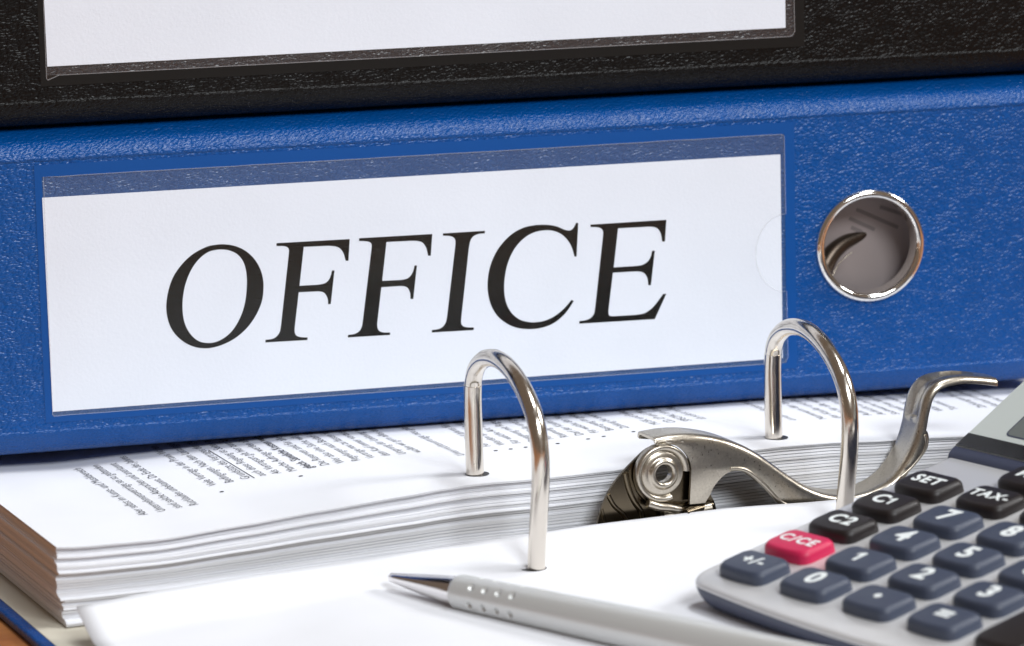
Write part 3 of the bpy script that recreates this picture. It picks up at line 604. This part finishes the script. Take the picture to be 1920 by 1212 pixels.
# head with the display, its plane tilted a further 18 degrees
th = R(18.0); HY = 60.0
def head(x, y2, d=0.0): return (x, YH + y2 * math.cos(th) - d * math.sin(th), y2 * math.sin(th) + d * math.cos(th))
prism = []
for x, g in ((XL - .3, 0), (XR + .3, 0)):
    yb = YH + HY * math.cos(th) + 4
    prism.append([head(x, -1.0, 0), head(x, 0.0, 0.9), head(x, 1.4, 1.2), head(x, HY, 1.2), (x, yb, HY * math.sin(th) - 3), (x, yb - 2, local_z_for(x, yb, zf) + 1), (x, YH + 1, local_z_for(x, YH, zf) + .4), (x, YH - .6, -3)])
n = 8; verts = prism[0] + prism[1]
hd = mesh_obj('display_housing', verts, [tuple(range(8)), tuple(range(8, 16))[::-1]] + [(k, (k + 1) % n, n + (k + 1) % n, n + k) for k in range(n)], 'slate_plastic', calc)
fix_normals(hd); add_mod(hd, 'BEVEL', width=0.5 * S, segments=3, limit_method='ANGLE', angle_limit=R(25)); smooth_by_angle(hd, 30)
def hplate(name, pts, d, e, material, parent, holes=()):
    vs, fs = fill2d(name, [pts] + list(holes), e)
    return fix_normals(mesh_obj(name, [head(x, y, d + z) for x, y, z in vs], fs, material, parent))
def rrect(x0, y0, x1, y1, r, n=6):
    pts = []
    for cx_, cy_, a0 in ((x1 - r, y1 - r, 0), (x0 + r, y1 - r, 90), (x0 + r, y0 + r, 180), (x1 - r, y0 + r, 270)):
        for i in range(n + 1): t = R(a0 + 90 * i / n); pts.append((cx_ + r * math.cos(t), cy_ + r * math.sin(t)))
    return pts
X0 = XL + 0.3
dp = hplate('display_panel', [(X0, 2.4), (XR - .3, 2.4), (XR - .3, HY - 1), (X0, HY - 1)], 1.3, 0.12, 'display_white', hd)
hplate('display_band', [(X0 + .05, 2.45), (XR - .35, 2.45), (XR - .35, 7.2), (X0 + .05, 7.2)], 1.5, 0.06, 'display_black', hd)
hplate('screen', rrect(X0 + 10.5, 9.4, 99, 33, 1.4), 1.5, 0.05, 'lcd_grey', hd)
hplate('screen_edge', rrect(X0 + 10.1, 9.0, 99.4, 33.4, 1.7), 1.46, 0.03, 'slate_plastic', hd)
gl_ = hplate('display_window', rrect(X0 + .05, 2.45, XR - .35, HY - 1.05, .8), 2.1, 0.25, 'display_glass', hd)
for k in range(4): hplate('solar_cell', [(X0 + 22 + 16 * k, 40), (X0 + 37 + 16 * k, 40), (X0 + 37 + 16 * k, 52), (X0 + 22 + 16 * k, 52)], 1.5, 0.05, 'display_black', hd)

def key_outline(hx, hy, r, bow):
    pts = rrect(-hx, -hy, hx, hy, r, 6)
    out = []
    for i, (x, y) in enumerate(pts):
        if y < 0: y -= bow * (1 - (x / hx) ** 2)
        out.append((x, y))
        if i == 6 * 3 + 2:           # along the front edge
            for k in range(1, 8):
                xx = -hx + r + (2 * hx - 2 * r) * k / 8; out.append((xx, -hy - bow * (1 - (xx / hx) ** 2)))
    return out
def key_mesh(nx, ny, material):
    hx, hy = 6.45 + nx, 4.2 + ny
    rings = []
    for z, g in ((0.02, .95), (1.6, .85), (2.15, .72), (2.6, .42), (2.9, .12), (3.0, -.35)):
        rings.append([(x, y, z) for x, y in key_outline(hx + g, hy + g * .9, 2.0, .75)])
    n = len(rings[0]); vs = sum(rings, []); fs = []
    for i in range(len(rings) - 1):
        for k in range(n):
            k2 = (k + 1) % n; fs.append((i * n + k, i * n + k2, (i + 1) * n + k2, (i + 1) * n + k))
    fs.append(tuple((len(rings) - 1) * n + k for k in range(n)))
    me = bpy.data.meshes.new('key'); me.from_pydata([Vector(v) * S for v in vs], [], fs); me.materials.append(MATS[material])
    tmp = bpy.data.objects.new('tmp', me); fix_normals(tmp); smooth_by_angle(tmp, 60); bpy.data.objects.remove(tmp); return me
KM = {m_: key_mesh(0, 0, m_) for m_ in ('key_blue', 'key_black', 'key_red')}
TALL = key_mesh(0, KY / 2, 'key_black')
KEYS = [(0, 0, '+/-', 'key_blue'), (0, 1, 'C/CE', 'key_red'), (0, 2, 'C2', 'key_black'), (0, 3, 'C1', 'key_black'), (0, 4, 'SET', 'key_black'),
        (1, 0, '0', 'key_blue'), (1, 1, '1', 'key_blue'), (1, 2, '4', 'key_blue'), (1, 3, '7', 'key_blue'), (1, 4, 'TAX-', 'key_black'), (1, 5, 'MU', 'key_black'),
        (2, 0, '.', 'key_blue'), (2, 1, '2', 'key_blue'), (2, 2, '5', 'key_blue'), (2, 3, '8', 'key_blue'), (2, 4, 'TAX+', 'key_black'), (2, 5, 'MC', 'key_black'),
        (3, 0, '=', 'key_blue'), (3, 1, '3', 'key_blue'), (3, 2, '6', 'key_blue'), (3, 3, '9', 'key_blue'), (3, 4, '%', 'key_black'), (3, 5, 'MR', 'key_black'),
        (4, 0.5, '+', 'tall'), (4, 2, '-', 'key_black'), (4, 3, 'x', 'key_black'), (4, 4, '÷', 'key_black'), (4, 5, 'M-', 'key_black'), (5, 5, 'M+', 'key_black')]
names = {'.': 'decimal point', '+/-': 'sign change', '=': 'equals', '+': 'plus', '-': 'minus', 'x': 'multiply', '÷': 'divide', '%': 'percent'}
for i, j, tx, m_ in KEYS:
    if i > 4: continue
    k = bpy.data.objects.new('key', TALL if m_ == 'tall' else KM[m_]); COL.objects.link(k); k.parent = calc
    k.location = Vector((i * KX, j * KY, 0)) * S
    k['label'] = ('tall ' if m_ == 'tall' else '') + {'key_blue': 'slate', 'key_black': 'black', 'key_red': 'pink red', 'tall': 'black'}[m_] + ' key marked ' + names.get(tx, tx)
    ONE = [(-.07, -.36), (.09, -.36), (.09, .37), (-.04, .37), (-.25, .22), (-.25, .07), (-.07, .18)]
    if tx in ('1', 'C1'):
        q7 = 5.9 if tx == '1' else 4.6
        vs, fs = fill2d('one', [[(x * q7 + (0 if tx == '1' else 2.1), y * q7) for x, y in ONE]], 0.03)
        if tx == 'C1':
            v2, f2 = text2d('C', 5.8, 0.2, 0.03, 'CENTER'); b = len(vs); vs = vs + [(x - 1.6, y, z) for x, y, z in v2]; fs = fs + [tuple(b + i_ for i_ in f) for f in f2]
    elif tx == '.':
        vs = [(0.95 * math.cos(R(t)), 0.95 * math.sin(R(t)), z) for z in (0, .05) for t in range(0, 360, 15)]
        fs = [tuple(range(24, 48))] + [(q, (q + 1) % 24, 24 + (q + 1) % 24, 24 + q) for q in range(24)]
    else:
        sz, bo = (7.6, 0.28) if len(tx) == 1 else (5.0, 0.17) if len(tx) < 4 else (4.5, 0.14)
        if tx in ('C1', 'C2'): sz, bo = 5.8, 0.2
        vs, fs = text2d(tx, sz, bo, 0.03, 'CENTER', 0.0, 1.0)
    mesh_obj('key_legend', [(x, y, z + KZ + .04) for x, y, z in vs], fs, 'legend_white', k)
